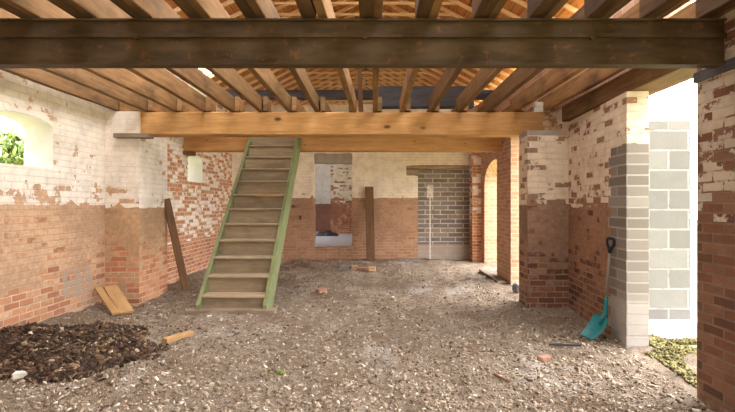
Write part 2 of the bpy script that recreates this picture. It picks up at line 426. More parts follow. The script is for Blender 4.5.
N = NT('bark'); o_ = N.obj(); M['bark'] = N.done(N.mix(N.noise(o_, 8, 4), srgb(96,78,60), srgb(66,54,42)), N.bump(N.noise(o_, 20, 4), .6, .02))
N = NT('teal_paint'); o_ = N.obj(); M['teal'] = N.done(N.mix(N.math('MULTIPLY', N.step(N.noise(o_, 12, 5, .7), .52, .7), .7), srgb(38,116,122), srgb(112,124,118)), N.bump(N.noise(o_, 50, 3), .15, .005), .55)
N = NT('grey_shaft'); o_ = N.obj(); M['shaft'] = N.done(N.mix(N.noise(o_, 9, 4), srgb(146,138,126), srgb(108,100,92)), None, .6)
N = NT('black_plastic'); o_ = N.obj(); M['black'] = N.done(N.mix(N.noise(o_, 9, 4), srgb(30,30,34), srgb(46,46,50)), None, .5)
N = NT('dusty_slab'); o_ = N.pos(); M['slab'] = N.done(N.mix(N.noise(o_, 2, 5), srgb(186,190,198), srgb(160,162,168)), N.bump(N.noise(o_, 20, 4), .3, .01))
N = NT('red_brick_piece'); o_ = N.obj(); M['brickbit'] = N.done(N.mix(N.noise(o_, 14, 5), srgb(178,136,112), srgb(140,104,88)), N.bump(N.noise(o_, 40, 4), .6, .01))
N = NT('tan_brick_piece'); o_ = N.obj(); M['tanbit'] = N.done(N.mix(N.noise(o_, 14, 5), srgb(196,158,116), srgb(160,130,104)), N.bump(N.noise(o_, 40, 4), .6, .01))
N = NT('pale_stone'); o_ = N.obj(); M['stone'] = N.done(N.mix(N.noise(o_, 14, 5), srgb(214,206,194), srgb(170,160,148)), N.bump(N.noise(o_, 40, 4), .6, .01))
N = NT('grey_stone'); o_ = N.obj(); M['gstone'] = N.done(N.mix(N.noise(o_, 14, 5), srgb(140,142,144), srgb(104,106,110)), N.bump(N.noise(o_, 40, 4), .6, .01))
N = NT('roof_tiles'); o_ = N.obj(); M['tiles'] = N.done(N.mix(N.noise(o_, 6, 4), srgb(120,84,70), srgb(90,66,58)), None)

# ------------------------------------------------------------------ ground
XL, XR = -3.8, 2.6
def zfloor(x, y):
    z = .05*(mnoise.noise(Vector((x*.8, y*.8, 0)))) + .04*mnoise.noise(Vector((x*2.7, y*2.7, 3))) + .026*mnoise.noise(Vector((x*7, y*7, 7))) + .012*mnoise.noise(Vector((x*19, y*19, 9)))
    z -= .10*max(0, min(1, (x-1.7)/.8))*max(0, min(1, (4.6-y)/.8))            # worn hollow by the opening
    z += .05*max(0, 1-abs(y-12.3)/1.2)*max(0, 1-abs(x-.9)/1.6)
    # bank of chips along the foot of the walls
    z += .04*max(0, 1-(x-XL)/.5)
    return z
def grid_obj(name, x0, x1, y0, y1, step, zf, mat, kind=None):
    xs = np.arange(x0, x1+1e-6, step); ys = np.arange(y0, y1+1e-6, step)
    vs = [(x, y, zf(x, y)) for y in ys for x in xs]
    nx = len(xs); fs = []
    for j in range(len(ys)-1):
        for i in range(nx-1):
            a = j*nx+i; fs.append((a, a+1, a+nx+1, a+nx))
    me = bpy.data.meshes.new(name); me.from_pydata(vs, [], fs); me.materials.append(mat)
    me.polygons.foreach_set('use_smooth', [True]*len(fs)); me.update()
    o = bpy.data.objects.new(name, me); COL.objects.link(o)
    if kind: o['kind'] = kind
    return o
o = grid_obj('floor', -3.9, 3.0, -2.6, 12.7, .05, zfloor, M['floor'], 'structure')
tag(o, 'rubble-strewn bare earth floor of the derelict barn', 'floor')

def scatter(name, pts, sizes, flat, mat, tones, tilt=.5, parent=None, lift=.3):
    """one mesh of many little irregular chips"""
    n = len(pts)
    base = np.array([(-1,-1,-1),(1,-1,-1),(1,1,-1),(-1,1,-1),(-1,-1,1),(1,-1,1),(1,1,1),(-1,1,1)], float)*.5
    V = np.repeat(base[None], n, 0) * (1 + rng.uniform(-.35, .35, (n, 8, 3)))
    V[:, :, 0] *= (sizes*rng.uniform(.8, 1.6, n))[:, None]; V[:, :, 1] *= (sizes*rng.uniform(.4, .9, n))[:, None]; V[:, :, 2] *= (sizes*flat*rng.uniform(.6, 1.3, n))[:, None]
    a = rng.uniform(0, 2*math.pi, n); t = rng.normal(0, tilt, n); q = rng.normal(0, tilt, n)
    ca, sa, ct, st, cq, sq = np.cos(a), np.sin(a), np.cos(t), np.sin(t), np.cos(q), np.sin(q)
    X, Y, Z = V[:,:,0], V[:,:,1], V[:,:,2]
    Y, Z = Y*ct[:,None]-Z*st[:,None], Y*st[:,None]+Z*ct[:,None]
    X, Z = X*cq[:,None]+Z*sq[:,None], -X*sq[:,None]+Z*cq[:,None]
    X, Y = X*ca[:,None]-Y*sa[:,None], X*sa[:,None]+Y*ca[:,None]
    P = np.stack([X, Y, Z], 2) + np.asarray(pts)[:, None, :]
    P[:, :, 2] += (sizes*flat*lift)[:, None]
    F = np.array([(4,5,6,7),(0,1,5,4),(1,2,6,5),(2,3,7,6),(3,0,4,7),(3,2,1,0)])
    faces = (F[None] + (np.arange(n)*8)[:, None, None]).reshape(-1, 4)
    me = bpy.data.meshes.new(name)
    me.vertices.add(n*8); me.vertices.foreach_set('co', P.ravel().astype(np.float32))
    me.loops.add(len(faces)*4); me.loops.foreach_set('vertex_index', faces.ravel().astype(np.int32))
    me.polygons.add(len(faces)); me.polygons.foreach_set('loop_start', (np.arange(len(faces))*4).astype(np.int32))
    me.update(calc_edges=True)
    at = me.attributes.new('tone', 'FLOAT', 'POINT'); at.data.foreach_set('value', np.repeat(tones, 8).astype(np.float32))
    me.materials.append(mat); me.validate()
    o = bpy.data.objects.new(name, me); COL.objects.link(o)
    if parent: o.parent = parent
    return o

pts = []; 
n = 60000
d = 3.0*(12.4/3.0)**rng.random(n)           # denser near the camera
x = rng.uniform(-.80, .72, n)*d
k = (x > -3.75) & (x < 2.5) & ~((d > 6.55) & (x > 2.0)) & ~((d > 6.9) & (d < 8) & (x < -3.3)) & ~((d > 6.3) & (d < 9.2) & (x > -2.3) & (x < -1.3))
x, d = x[k], d[k]
pts = [(a, b, zfloor(a, b)) for a, b in zip(x, d)]
sz = np.clip(rng.lognormal(math.log(.0105), .5, len(pts)), .005, .036)
o = scatter('stone_chips', pts, sz, .45, M['chips'], rng.random(len(pts)), .5)
tag(o, 'loose stone, mortar and wood chips littering the earth floor', 'rubble', kind='stuff')

# mound of leaves and bark against the window wall
def zpile(x, y):
    dx, dy = (x+3.15)/1.05, (y-4.62)/.85
    ang = math.atan2(dy, dx)
    r = math.hypot(dx, dy)/(1+.42*mnoise.noise(Vector((math.cos(ang)*1.6, math.sin(ang)*1.6, 4.4))))
    h = .17*max(0, 1-r*r)**.9
    return h*(1+.35*mnoise.noise(Vector((x*3.2, y*3.2, 2))) + .2*mnoise.noise(Vector((x*8, y*8, 1))))
def zheap(x, y):
    h = zpile(x, y)
    return zfloor(x, y) + h - (.03 if h <= .004 else 0)
heap = grid_obj('leaf_heap', -3.79, -2.0, 3.7, 5.6, .05, zheap, M['humus'])
tag(heap, 'dark heap of old leaves and bark chips beside the ochre-washed wall', 'leaf heap', kind='stuff')
P_ = []
while len(P_) < 10000:
    a, b = random.uniform(-3.77, -1.95), random.uniform(3.7, 5.6)
    h = zpile(a, b)
    if h > .012 or (h > 0 and random.random() < .5) or random.random() < .03: P_.append((a, b, zfloor(a, b)+h))
sz = np.clip(rng.lognormal(math.log(.027), .4, len(P_)), .012, .07)
tag(scatter('leaf_litter', P_, sz, .16, M['leaves'], rng.beta(1.6, 2.2, len(P_)), .55, heap), None, None, kind='stuff')

# outside ground and moss
me = MB(); me.face([(-40,-30,-.12),(40,-30,-.12),(40,50,-.12),(-40,50,-.12)])
o = me.build('ground', M['earth']); tag(o, 'pale sunlit grass ground outside the walls', 'ground', kind='structure')
P_ = []
for _ in range(7000):
    b = random.uniform(3.95, 5.5); a = random.uniform(2.62, 3.6)
    if mnoise.noise(Vector((a*3, b*3, 0))) > -.25: P_.append((a, b, -.09 if a > 3.0 else max(-.09, zfloor(a, b))))
o = scatter('moss_patch', P_, rng.uniform(.012,.035,len(P_)), .5, M['moss'], rng.random(len(P_)), .6)
tag(o, 'yellow-green moss patch on the ground in the bright side opening', 'moss', kind='stuff')

# ------------------------------------------------------------------ walls
ZT = 3.95
# left wall, u = y
mb = MB()
wall(mb, [(-2.5,-.2),(8.0,-.2),(8.0,ZT),(-2.5,ZT)], [arch(4.88,5.84,1.83,2.31,2.40), arch(.6,1.5,1.83,2.31,2.40)], (XL,0,0), (0,1,0), (-1,0,0), .35, mr=1)
o = mb.build('wall_left', [M['left'], M['render']]); tag(o, 'limewashed brick wall with arched window and ochre lower half', 'wall', kind='structure')
mb = MB()
wall(mb, [(7.95,-.2),(20.6,-.2),(20.6,ZT),(7.95,ZT)], [arch(9.5,10.33,1.86,2.30,2.43), [(13.4,.6),(17.8,.6),(17.8,2.6),(13.4,2.6)], [(9.6,3.1),(10.9,3.1),(10.9,3.8),(9.6,3.8)]], (-3.57,0,0), (0,1,0), (-1,0,0), .5, mr=1)  # large rear-room opening widened to bring in more light
o = mb.build('wall_left.001', [M['leftrear'], M['render']]); tag(o, 'peeling red brick wall behind the staircase with small arched window', 'wall', kind='structure')
# left pier
mb = MB(); mb.box(-3.82, -3.32, 6.98, 7.95, -.15, 2.735)
o = mb.build('brick_pier', M['pierl']); tag(o, 'limewashed brick pier carrying the window-wall end of the golden timber beam', 'brick pier')
# back wall, u = x
BY = 12.5
mb = MB()
door = ragged([(-1.48,.30),(-.51,.34),(-.51,2.72),(-1.48,2.72)], .012, .12, 3)
infl = [(1.17,-.2),(2.50,-.2),(2.50,2.42),(1.17,2.42)]
outl = [(-3.9,-.2),(1.17,-.2),(1.17,2.14),(.88,2.16),(.87,2.40),(1.17,2.42),(2.5,2.42),(2.5,-.2),(3.2,-.2),(3.2,ZT),(-3.9,ZT)]
niche = ragged([(-2.04,1.31),(-1.80,1.31),(-1.84,1.38),(-1.96,1.41),(-2.04,1.40)], .01, .1, 8)
socket = ragged([(-1.86,1.02),(-1.79,1.02),(-1.79,1.12),(-1.86,1.14)], .008, .1, 9)
wall(mb, outl, [door, niche, socket], (0,BY,0), (1,0,0), (0,1,0), .35)
o = mb.build('wall_back', M['back']); tag(o, 'cream and tan limewashed cross wall behind the staircase', 'wall', kind='structure')
mb = MB(); wall(mb, [(1.12,-.2),(2.56,-.2),(2.56,2.3),(1.12,2.3)], [], (0,BY+.06,0), (1,0,0), (0,1,0), .2)
o = mb.build('wall_infill', M['infill']); tag(o, 'grey block infill of the old doorway with a white lime run', 'wall', kind='structure')
mb = MB(); mb.beam((.875, BY+.085, 2.37), (2.5, BY+.085, 2.37), .15, .09, ch=.01, seg=6, jit=.005)
mb.beam((.88, BY+.085, 2.24), (1.2, BY+.085, 2.24), .15, .15, ch=.01)
o = mb.build('door_lintel', M['lintel']); tag(o, 'pale grey-brown lintel over the blocked-up doorway', 'lintel')
mb = MB(); mb.beam((-1.53, BY+.17, 2.60), (-.46, BY+.17, 2.60), .26, .27, ch=.02, seg=8, jit=.012)
o = mb.build('concrete_lintel', M['concrete']); tag(o, 'rough grey concrete lintel over the open doorway in the cross wall', 'lintel')
# room beyond the doorway
mb = MB(); mb.face([(-3.8,12.8,.3),(2.6,12.8,.3),(2.6,20.4,.3),(-3.8,20.4,.3)])
mb.face([(-3.8,12.82,-.2),(2.6,12.82,-.2),(2.6,12.82,.3),(-3.8,12.82,.3)])
o = mb.build('floor.001', M['slab']); tag(o, 'pale grey slab floor seen through the open doorway', 'floor', kind='structure')
mb = MB(); wall(mb, [(-4.15,-.2),(3.2,-.2),(3.2,ZT),(2.9,4.15),(-.2,5.85),(-3.95,ZT),(-4.15,ZT)], [[(-.58,3.1),(.08,3.1),(.08,5.06),(-.58,5.06)]], (0,20.4,0), (1,0,0), (0,1,0), .35)
o = mb.build('wall_gable', M['beyondw']); tag(o, 'whitened end wall of the room beyond the doorway', 'wall', kind='structure')
mb = MB(); mb.box(-1.60, .3, 18.9, 20.39, .25, 2.9)
o = mb.build('brick_pier', M['beyond']); tag(o, 'red and white brick pier standing in the room beyond the doorway', 'brick pier')
# black plastic sheet lying in the doorway room
mb = MB(); nx, ny = 14, 8
def zs(i, j):
    e = min(i, nx-i)/nx*2; f = min(j, ny-j)/ny*2
    return .30 + .30*(e*f)**.5*(.6+.5*mnoise.noise(Vector((i*.6, j*.7, 3)))) 
for i in range(nx):
    for j in range(ny):
        q = [(i,j),(i+1,j),(i+1,j+1),(i,j+1)]
        mb.face([(-2.02+.058*a, 17.3+.09*b, zs(a,b)) for a, b in q])
o = mb.build('plastic_sheet', M['black'], smooth=True); tag(o, 'crumpled black plastic sheet on the pale slab beyond the doorway', 'plastic sheet')

# right side
mb = MB(); mb.box(2.5, 2.95, 2.6, 3.77, -.4, 2.34)
mb.box(2.5, 2.95, -2.5, -1.6, -.4, 2.34)  # unseen gap beyond this stub, added to let side daylight in
mb.box(2.5, 2.95, -2.5, 3.77, 2.415, ZT)
o = mb.build('wall_right', M['near']); tag(o, 'dim-toned red brick wall end under the steel beam bearing', 'wall', kind='structure')
# wall between opening and pier (slightly skewed), u from the jamb
p0, p1 = Vector((2.51, 4.83, 0)), Vector((2.655, 6.62, 0)); dd = (p1-p0); L = dd.length; dd.normalize(); nn = Vector((dd.y, -dd.x, 0))
mb = MB(); wall(mb, ragged([(0,-.2),(L,-.2),(L,2.52),(0,2.52)], 0, .5), [], p0, dd, nn, .21)
mb.box(2.66, 2.95, 6.63, 7.03, -.2, 2.735)
o = mb.build('wall_right.001', M['wallr']); tag(o, 'flaking white and brown wall with grey block quoin behind the shovel', 'wall', kind='structure')
mb = MB(); mb.box(2.1, 2.66, 6.62, 7.0, -.15, 2.34)
o = mb.build('brick_pier', M['pierr']); tag(o, 'flaking white-over-brown brick pier beside the shovel wall', 'brick pier')
mb = MB(); mb.box(2.1, 2.5, 6.64, 7.0, 2.34, 2.41)
o = mb.build('padstone', M['concrete']); tag(o, 'flat grey padstone under the shovel-side end of the golden beam', 'padstone')
# rear part with an arch and an opening squared up for more light, u = y
mb = MB()
wall(mb, [(6.98,-.2),(12.6,-.2),(12.6,ZT),(6.98,ZT)], [[(7.03,-.12),(8.67,-.12),(8.67,2.62),(7.03,2.62)], arch(9.72,11.75,-.12,1.9,2.4)], (2.7,0,0), (0,1,0), (1,0,0), .3)
o = mb.build('wall_right.002', M['rear_pier']); tag(o, 'warm brick side wall with an arched and a squared-up opening behind the piers', 'wall', kind='structure')
mb = MB(); wall(mb, [(12.6,-.2),(20.6,-.2),(20.6,ZT),(12.6,ZT)], [], (2.7,0,0), (0,1,0), (1,0,0), .3)
mb.box(2.7, 3.0, 4.6, 6.98, 2.75, ZT)
o = mb.build('wall_right.003', M['rear_pier']); tag(o, 'brick side wall of the upper storey above the openings', 'wall', kind='structure')
mb = MB(); mb.box(2.46, 2.70, 8.68, 9.66, -.15, 2.735)
o = mb.build('brick_pier', M['rear_pier']); tag(o, 'warm brick pier lit by daylight, second along from the shovel', 'brick pier')
mb = MB(); mb.box(2.48, 2.70, 12.1, 12.5, -.15, 2.735)
o = mb.build('brick_pier', M['leftrear']); tag(o, 'narrow brick pier in the corner beside the blocked-up grey doorway', 'brick pier')
# block wall outside
mb = MB(); mb.box(3.0, 3.62, 5.57, 5.8, .1, 2.36); mb.box(2.74, 3.0, 5.57, 5.8, -.2, 2.75)
o = mb.build('wall_outside', M['block']); tag(o, 'pale concrete block wall outside the bright side opening', 'wall', kind='structure')
mb = MB(); mb.box(3.0, 3.75, 5.42, 5.9, -.3, .1)
o = mb.build('plinth', M['render']); tag(o, 'white rendered plinth below the concrete block wall outside', 'plinth')
# unseen front behind the camera; its openings are added to let daylight in
mb = MB(); wall(mb, [(-4.15,-.2),(3.0,-.2),(3.0,ZT),(2.9,4.15),(-.2,5.85),(-3.95,ZT),(-4.15,ZT)], [[(-.4,-.1),(2.2,-.1),(2.2,2.4),(-.4,2.4)], [(-2.6,3.05),(1.6,3.05),(1.6,4.6),(-2.6,4.6)]], (0,-2.5,0), (1,0,0), (0,-1,0), .35)
o = mb.build('wall_front', M['near']); tag(o, 'unseen brick front wall with wide opening added for daylight', 'wall', kind='structure')

# ------------------------------------------------------------------ beams
BZ0, BZ1 = 2.407, 2.735
mb = MB(); mb.beam((-3.42, 7.17, (BZ0+BZ1)/2), (2.69, 7.17, (BZ0+BZ1)/2), .28, BZ1-BZ0, ch=.012, seg=10, jit=.004)
o = mb.build('timber_beam', M['oakend']); tag(o, 'long golden timber beam with knots, across in front of the stair top', 'timber beam')
mb = MB(); mb.beam((-3.62, 9.42, 2.575), (2.55, 9.42, 2.575), .26, .30, ch=.012, seg=10, jit=.003)
o = mb.build('timber_beam', M['oak']); tag(o, 'second timber beam, lower and behind, carrying the stair top', 'timber beam')
mb = MB(); mb.beam((-3.66, 9.40, 2.39), (-3.43, 9.40, 2.39), .3, .07, ch=.006)
o = mb.build('bearing_pad', M['post']); tag(o, 'short timber pad under the second beam near the small arched window', 'timber pad')
mb = MB(); mb.beam((-3.62, 6.93, 2.375), (-3.12, 6.93, 2.375), .16, .06, ch=.006)
o = mb.build('bearing_pad', M['greywood']); tag(o, 'short grey timber pad under the end of the golden beam', 'timber pad')
# steel beam: two stacked I sections
sb = empty('steel_beam', (0, 3.45, 2.39))
def isec(z0, z1, fw, ft, wt):
    m = MB()
    for (y0, y1, a, b) in ((-.0, fw, z0, z0+ft), (0, fw, z1-ft, z1), (fw/2-wt/2, fw/2+wt/2, z0+ft, z1-ft)):
        m.box(-3.82, 2.6, y0, y1, a, b)
    return m
isec(0, .208, .10, .016, .05).build('lower_section', M['steel'], sb)
isec(.208, .325, .10, .014, .05).build('upper_section', M['steel'], sb)
tag(sb, 'dark brown riveted steel beam of two stacked sections spanning the room', 'steel beam')
for bx in (-1.66, -.05, 1.55):
    m = MB(); m.tube([(bx,.008,.19),(bx,-.006,.19)], .016, 8); m.build('bolt', M['steel'], sb)
# lintel over the side opening
mb = MB(); mb.beam((2.69, 3.78, 2.63), (2.73, 6.62, 2.63), .33, .21, ch=.01)
o = mb.build('side_lintel', M['joist']); tag(o, 'heavy timber lintel along the top of the bright side opening', 'lintel')
mb = MB(); mb.box(2.485, 2.94, -2.4, 3.79, 2.34, 2.415)
o = mb.build('bearing_plate', M['darkwood']); tag(o, 'dark flat bearing plate on the red brick wall end below the steel beam', 'bearing plate')

# ------------------------------------------------------------------ joists
NTH = ['first','second','third','fourth','fifth','sixth','seventh','eighth','ninth','tenth','eleventh','twelfth','thirteenth','fourteenth','fifteenth','sixteenth']
JZ = BZ1 + .117
def joist(name, x, y0, y1, mat=M['joist'], w=.066, h=.21, x2=None):
    m = MB(); random.seed(int(x*1000) + int(y0*10))
    m.beam((x, y0, JZ), (x if x2 is None else x2, y1, JZ), w, h, ch=.006, seg=6, jit=.005, uo=random.uniform(0, 30))
    return m.build(name, mat)
ks = list(range(-9, 7))
for i, k in enumerate(ks):
    x = .035 + .41*k
    x2 = x
    if k == -1: x2 = -.26
    o = joist('floor_joist', x + random.uniform(-.012, .012), 2.5, 7.26, x2=x2 if k == -1 else None)
    tag(o, f'weathered floor joist between steel and golden beams, {NTH[i]} from the window wall', 'joist', 'floor joists between the two beams')
for i, k in enumerate(ks):
    x = .035 + .41*k - .078
    if x < -3.74: continue
    o = joist('floor_joist', x, -2.4, 3.58, M['joistshade'], w=.10)
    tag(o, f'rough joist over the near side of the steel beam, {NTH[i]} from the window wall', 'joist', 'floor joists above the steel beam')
for i, k in enumerate(ks):
    x = .035 + .41*k + .078
    if x > 2.62: continue
    stairs = -2.45 < x < -1.2
    o = joist('floor_joist', x, 7.01, 7.28 if stairs else 9.38, h=.20)
    tag(o, f'pale joist end resting on the golden beam, {NTH[i]} from the window wall', 'joist', 'joist ends on the golden beam')
# two whitened bricks on the beam end
for zz, lab in ((0, 'whitened brick lying on the golden beam end, lower of two'), (.075, 'whitened brick topmost on the golden beam end under the joists')):
    mb = MB(); mb.beam((2.33+zz*.2, 7.09, BZ1+.036+zz), (2.56+zz*.2, 7.09, BZ1+.036+zz), .11, .07, ch=.005)
    tag(mb.build('brick', M['stone']), lab, 'brick', 'bricks on the beam end')
# loft behind left unboarded so roof light reaches the back wall
# ------------------------------------------------------------------ roof
RX, RZ = -.2, 5.78
EL, ER = (-3.95, 3.9), (2.95, 4.15)
def roofslope(name, e, lab, holes):
    # boards laid along the building ; most rooflight gaps are added to light the loft
    e3 = Vector((e[0], 0, e[1])); r3 = Vector((RX, 0, RZ)); s = (r3-e3); Ls = s.length; s.normalize()
    up = Vector((-s.z, 0, s.x)); up = up if up.z > 0 else -up
    m = MB(); nb = int(Ls/.16); bw = Ls/nb
    for b in range(nb):
        spans = [(-2.6, 20.8)]
        for (y0, y1, s0, s1) in holes:
            if b*bw < s1 and (b+1)*bw > s0:
                ns = []
                for a, c in spans:
                    if y0 > a and y1 < c: ns += [(a, y0), (y1, c)]
                    else: ns.append((a, c))
                spans = ns
        c0 = e3 + s*((b+.5)*bw) + up*.075
        for a, c in spans:
            m.beam((c0.x, a, c0.z), (c0.x, c, c0.z), bw-.012, .025, up=up, uo=b*3.7)
    m.box(RX-.16, RX+.16, -2.7, 20.9, RZ+.06, RZ+.12, m=1)
    # tiles over the boards
    for (a, c, s0, s1) in [(-2.7, holes[0][0], -.1, Ls), (holes[-1][1], 20.9, -.1, Ls)] + [(h[0], h[1], h[3], Ls) for h in holes] + [(h[0], h[1], -.1, h[2]) for h in holes] + [(holes[i][1], holes[i+1][0], -.1, Ls) for i in range(len(holes)-1)]:
        q = [e3 + s*s0 + up*.1, e3 + s*s1 + up*.1]
        m.face([(q[0].x,a,q[0].z),(q[1].x,a,q[1].z),(q[1].x,c,q[1].z),(q[0].x,c,q[0].z)], m=1)
    o = m.build(name, [M['sarking'], M['tiles']]); tag(o, lab, 'roof', kind='structure')
roofslope('roof', EL, 'orange boarded roof slope over the window wall', [(-1.8, 2.2, 1.6, 3.4), (3.6, 7.0, .8, 3.9), (9.4, 10.6, .1, .95), (16.5, 19.5, .3, 1.5)])  # small gap by the eaves is a real rooflight; the others are added for light
roofslope('roof.001', ER, 'orange boarded roof slope over the side openings', [(-1.8, 2.2, 1.0, 2.6), (3.2, 6.0, .4, 3.0)])  # unseen gaps, added to brighten the loft
y = 4.0; trusses = []
def make_truss():
    r = empty('roof_truss', (0,0,0))
    for e in (EL, ER):
        m = MB(); m.beam((e[0], 0, e[1]), (RX, 0, RZ), .045, .06, up=Vector((0,0,1)), ch=.003); m.build('rafter', M['roofwood'], r)
    m = MB(); zc = 4.92
    tl = (zc-EL[1])/(RZ-EL[1]); tr = (zc-ER[1])/(RZ-ER[1])
    m.beam((EL[0]+(RX-EL[0])*tl, .05, zc), (ER[0]+(RX-ER[0])*tr, .05, zc), .045, .04, ch=.003); m.build('collar', M['roofwood'], r)
    return r
proto = make_truss()
tag(proto, 'orange roof truss of two rafters and a collar, seen through the joists', 'roof truss', 'roof trusses above the open joists')
i = 0
while y < 20.3:
    if i == 0: r = proto
    else:
        r = proto.copy(); COL.objects.link(r)
        for ch in proto.children:
            c = ch.copy(); COL.objects.link(c); c.parent = r
    r.location = (0, y, 0); y += .5; i += 1
for (yy, z0, x0, x1, w, h, lab) in ((11.0, 3.87, -3.8, 2.7, .2, .19, 'dark blue-grey tie beam across the loft above the golden beam'),
                              (9.0, 3.37, .05, 1.85, .22, .38, 'thick dark beam across the loft seen through the joists')):
    mb = MB(); mb.beam((x0, yy, z0), (x1, yy, z0), w, h, ch=.015)
    tag(mb.build('tie_beam', M['darkwood']), lab, 'tie beam')
for (a, b, lab) in (((-.2, 9.4, 2.95), (-.28, 9.4, 5.0), 'dark upright loft post seen through the joists above the stair'),):
    mb = MB(); mb.beam(a, b, .09, .09, ch=.008); tag(mb.build('loft_post', M['post']), lab, 'post')

# ------------------------------------------------------------------ staircase
st = empty('staircase', (-1.805, 6.35, 0))
SW = .455; RISE, GO = .225, .24
for s in (-1, 1):
    m = MB(); xx = s*(SW-.025)
    lo, hi = (-.10, 0.0), (2.80, 2.735)
    # side board as a prism in the y-z plane
    prof = [(-.07, -.02), (.27, -.02), (2.93, 2.47), (2.90, 2.735), (2.74, 2.735), (-.07, .115)]
    n_ = len(prof)
    for side in (-.025, .025):
        pp = [(xx+side, a, b) for a, b in prof]
        uvs = [(math.hypot(a, b), (b*.7-a*.7)) for a, b in prof]
        m.face(pp if side > 0 else pp[::-1], uvs if side > 0 else uvs[::-1])
    for i in range(n_):
        a, b = prof[i], prof[(i+1) % n_]
        l = math.hypot(b[0]-a[0], b[1]-a[1])
        m.face([(xx-.025,a[0],a[1]),(xx+.025,a[0],a[1]),(xx+.025,b[0],b[1]),(xx-.025,b[0],b[1])], [(0,0),(0,.05),(l,.05),(l,0)])
    o = m.build('stringer', M['greenpaint'], st); o['label'] = 'green painted stringer'
for k in range(12):
    z = RISE*(k+1); yy = GO*k
    m = MB(); random.seed(k)
    m.beam((-SW+.05, yy+.125+.02, z-.018), (SW-.05, yy+.125+.02, z-.018), .29, .036, ch=.010, uo=k*2.3)
    m.build('tread', M['stairwood'], st)
    m = MB(); m.beam((-SW+.05, yy+.045, z-RISE/2-.018), (SW-.05, yy+.045, z-RISE/2-.018), .022, RISE-.036, uo=k*3.1+50)
    m.build('riser', M['riserwood'], st)
m = MB(); m.beam((-.05, GO*6+.008, RISE*7-.02), (.36, GO*6+.008, RISE*7-.02), .03, .04, ch=.003)
o = m.build('nosing_patch', M['yellow'], st); o['label'] = 'pale batten mending one tread edge'
m = MB(); m.beam((-.58, -.02, .015), (.56, -.02, .015), .16, .09, ch=.008)
o = m.build('sole_plate', M['greywood'], st); o['label'] = 'grey plank under the stair foot'
tag(st, 'steep open wooden staircase with green stringers and dusty treads', 'staircase')

# ------------------------------------------------------------------ loose things
def zf(x, y): return zfloor(x, y)
mb = MB(); mb.beam((-3.04, 8.02, zf(-3.04, 8.02)-.01), (-3.31, 7.88, 1.50), .115, .06, up=Vector((.6,-1,0)), ch=.006)
tag(mb.build('leaning_post', M['post']), 'dark brown timber post leaning against the limewashed brick pier', 'timber post')
mb = MB(); mb.beam((-.03, 12.15, zf(0, 12.15)-.02), (-.07, 12.43, 1.86), .21, .045, up=Vector((0,-1,0)), ch=.006)
tag(mb.build('plank', M['post']), 'brown plank stood upright against the tan cross wall', 'plank')
# two yellow boards leaning in the corner of the pier
def slab(name, p0, p1, w, t, mat, lab, cat, up=(0,0,1), **kw):
    m = MB(); m.beam(p0, p1, w, t, up=Vector(up), ch=.005, **kw); return tag(m.build(name, mat), lab, cat)
slab('pine_board', (-3.10, 6.20, zf(-3.10,6.20)+.03), (-3.62, 6.78, .27), .17, .03, M['yellow'], 'wide yellow pine board leaning in the corner below the limewashed pier', 'board', (.25,-.35,1))
slab('pine_board', (-3.20, 6.12, zf(-3.20,6.12)+.03), (-3.74, 6.69, .27), .085, .03, M['yellow'], 'narrow yellow pine board beside the wide one in the pier corner', 'board', (.25,-.35,1))
slab('timber_offcut', (-2.10, 4.96, zf(-2.1,4.96)+.03), (-1.93, 5.22, zf(-1.93,5.22)+.03), .085, .055, M['yellow'], 'pale sawn timber offcut lying beside the dark leaf heap', 'offcut')
slab('grey_plank', (2.31, 10.2, zf(2.31,10.2)+.02), (2.33, 8.78, zf(2.33,8.8)+.035), .17, .035, M['greywood'], 'loose grey plank on the ground beside the daylit brick pier', 'plank')

def rock(name, loc, s, mat, lab, cat, rz=0, jag=.12, seed=0):
    import bmesh
    bm = bmesh.new(); bmesh.ops.create_cube(bm, size=1)
    bmesh.ops.bevel(bm, geom=bm.edges[:], offset=.12, segments=1, affect='EDGES')
    bmesh.ops.subdivide_edges(bm, edges=bm.edges[:], cuts=1, use_grid_fill=True)
    for v in bm.verts:
        k = mnoise.noise_vector(v.co*1.8 + Vector((seed*3.1, seed, 0)))
        v.co += Vector(k)*jag
        v.co = Vector((v.co.x*s[0], v.co.y*s[1], v.co.z*s[2]))
    me = bpy.data.meshes.new(name); bm.to_mesh(me); bm.free(); me.materials.append(mat)
    o = bpy.data.objects.new(name, me); COL.objects.link(o)
    o.location = (loc[0], loc[1], zf(loc[0], loc[1]) + s[2]*.38); o.rotation_euler = (0, 0, rz)
    return tag(o, lab, cat)
rock('stone', (-2.82, 3.93), (.10,.08,.06), M['stone'], 'small pale stone at the near edge of the leaf heap', 'stone', .4, seed=1)
rock('brick_piece', (-.80, 7.82), (.17,.11,.07), M['brickbit'], 'pinkish brick piece alone on the ground beyond the stair foot', 'brick', .5, seed=2)
rock('brick_piece', (-.62, 10.95), (.26,.13,.09), M['gstone'], 'dark end brick piece before the brown upright plank', 'brick', .1, seed=3)
rock('brick_piece', (-.40, 10.9), (.13,.13,.09), M['tanbit'], 'tan brick piece touching the dark brick before the plank', 'brick', .2, seed=4)
rock('brick_piece', (-.22, 10.6), (.22,.12,.08), M['brickbit'], 'low reddish brick piece before the brown upright plank', 'brick', -.1, seed=5)
rock('brick_piece', (-.02, 10.45), (.18,.14,.10), M['tanbit'], 'tan brick piece at the end of the brick row, below the plank', 'brick', .3, seed=6)
rock('brick_piece', (1.56, 4.44), (.11,.07,.05), M['brickbit'], 'orange-red brick fragment on the open ground before the shovel', 'brick', .3, seed=7)
rock('stone', (2.37, 7.80), (.22,.18,.16), M['gstone'], 'blue-grey stone lump beside the flaking brick pier', 'stone', .3, seed=8)
rock('stone', (-2.0, 6.02), (.06,.05,.035), M['stone'], 'small white stone on the ground in front of the stair foot', 'stone', .3, seed=9)
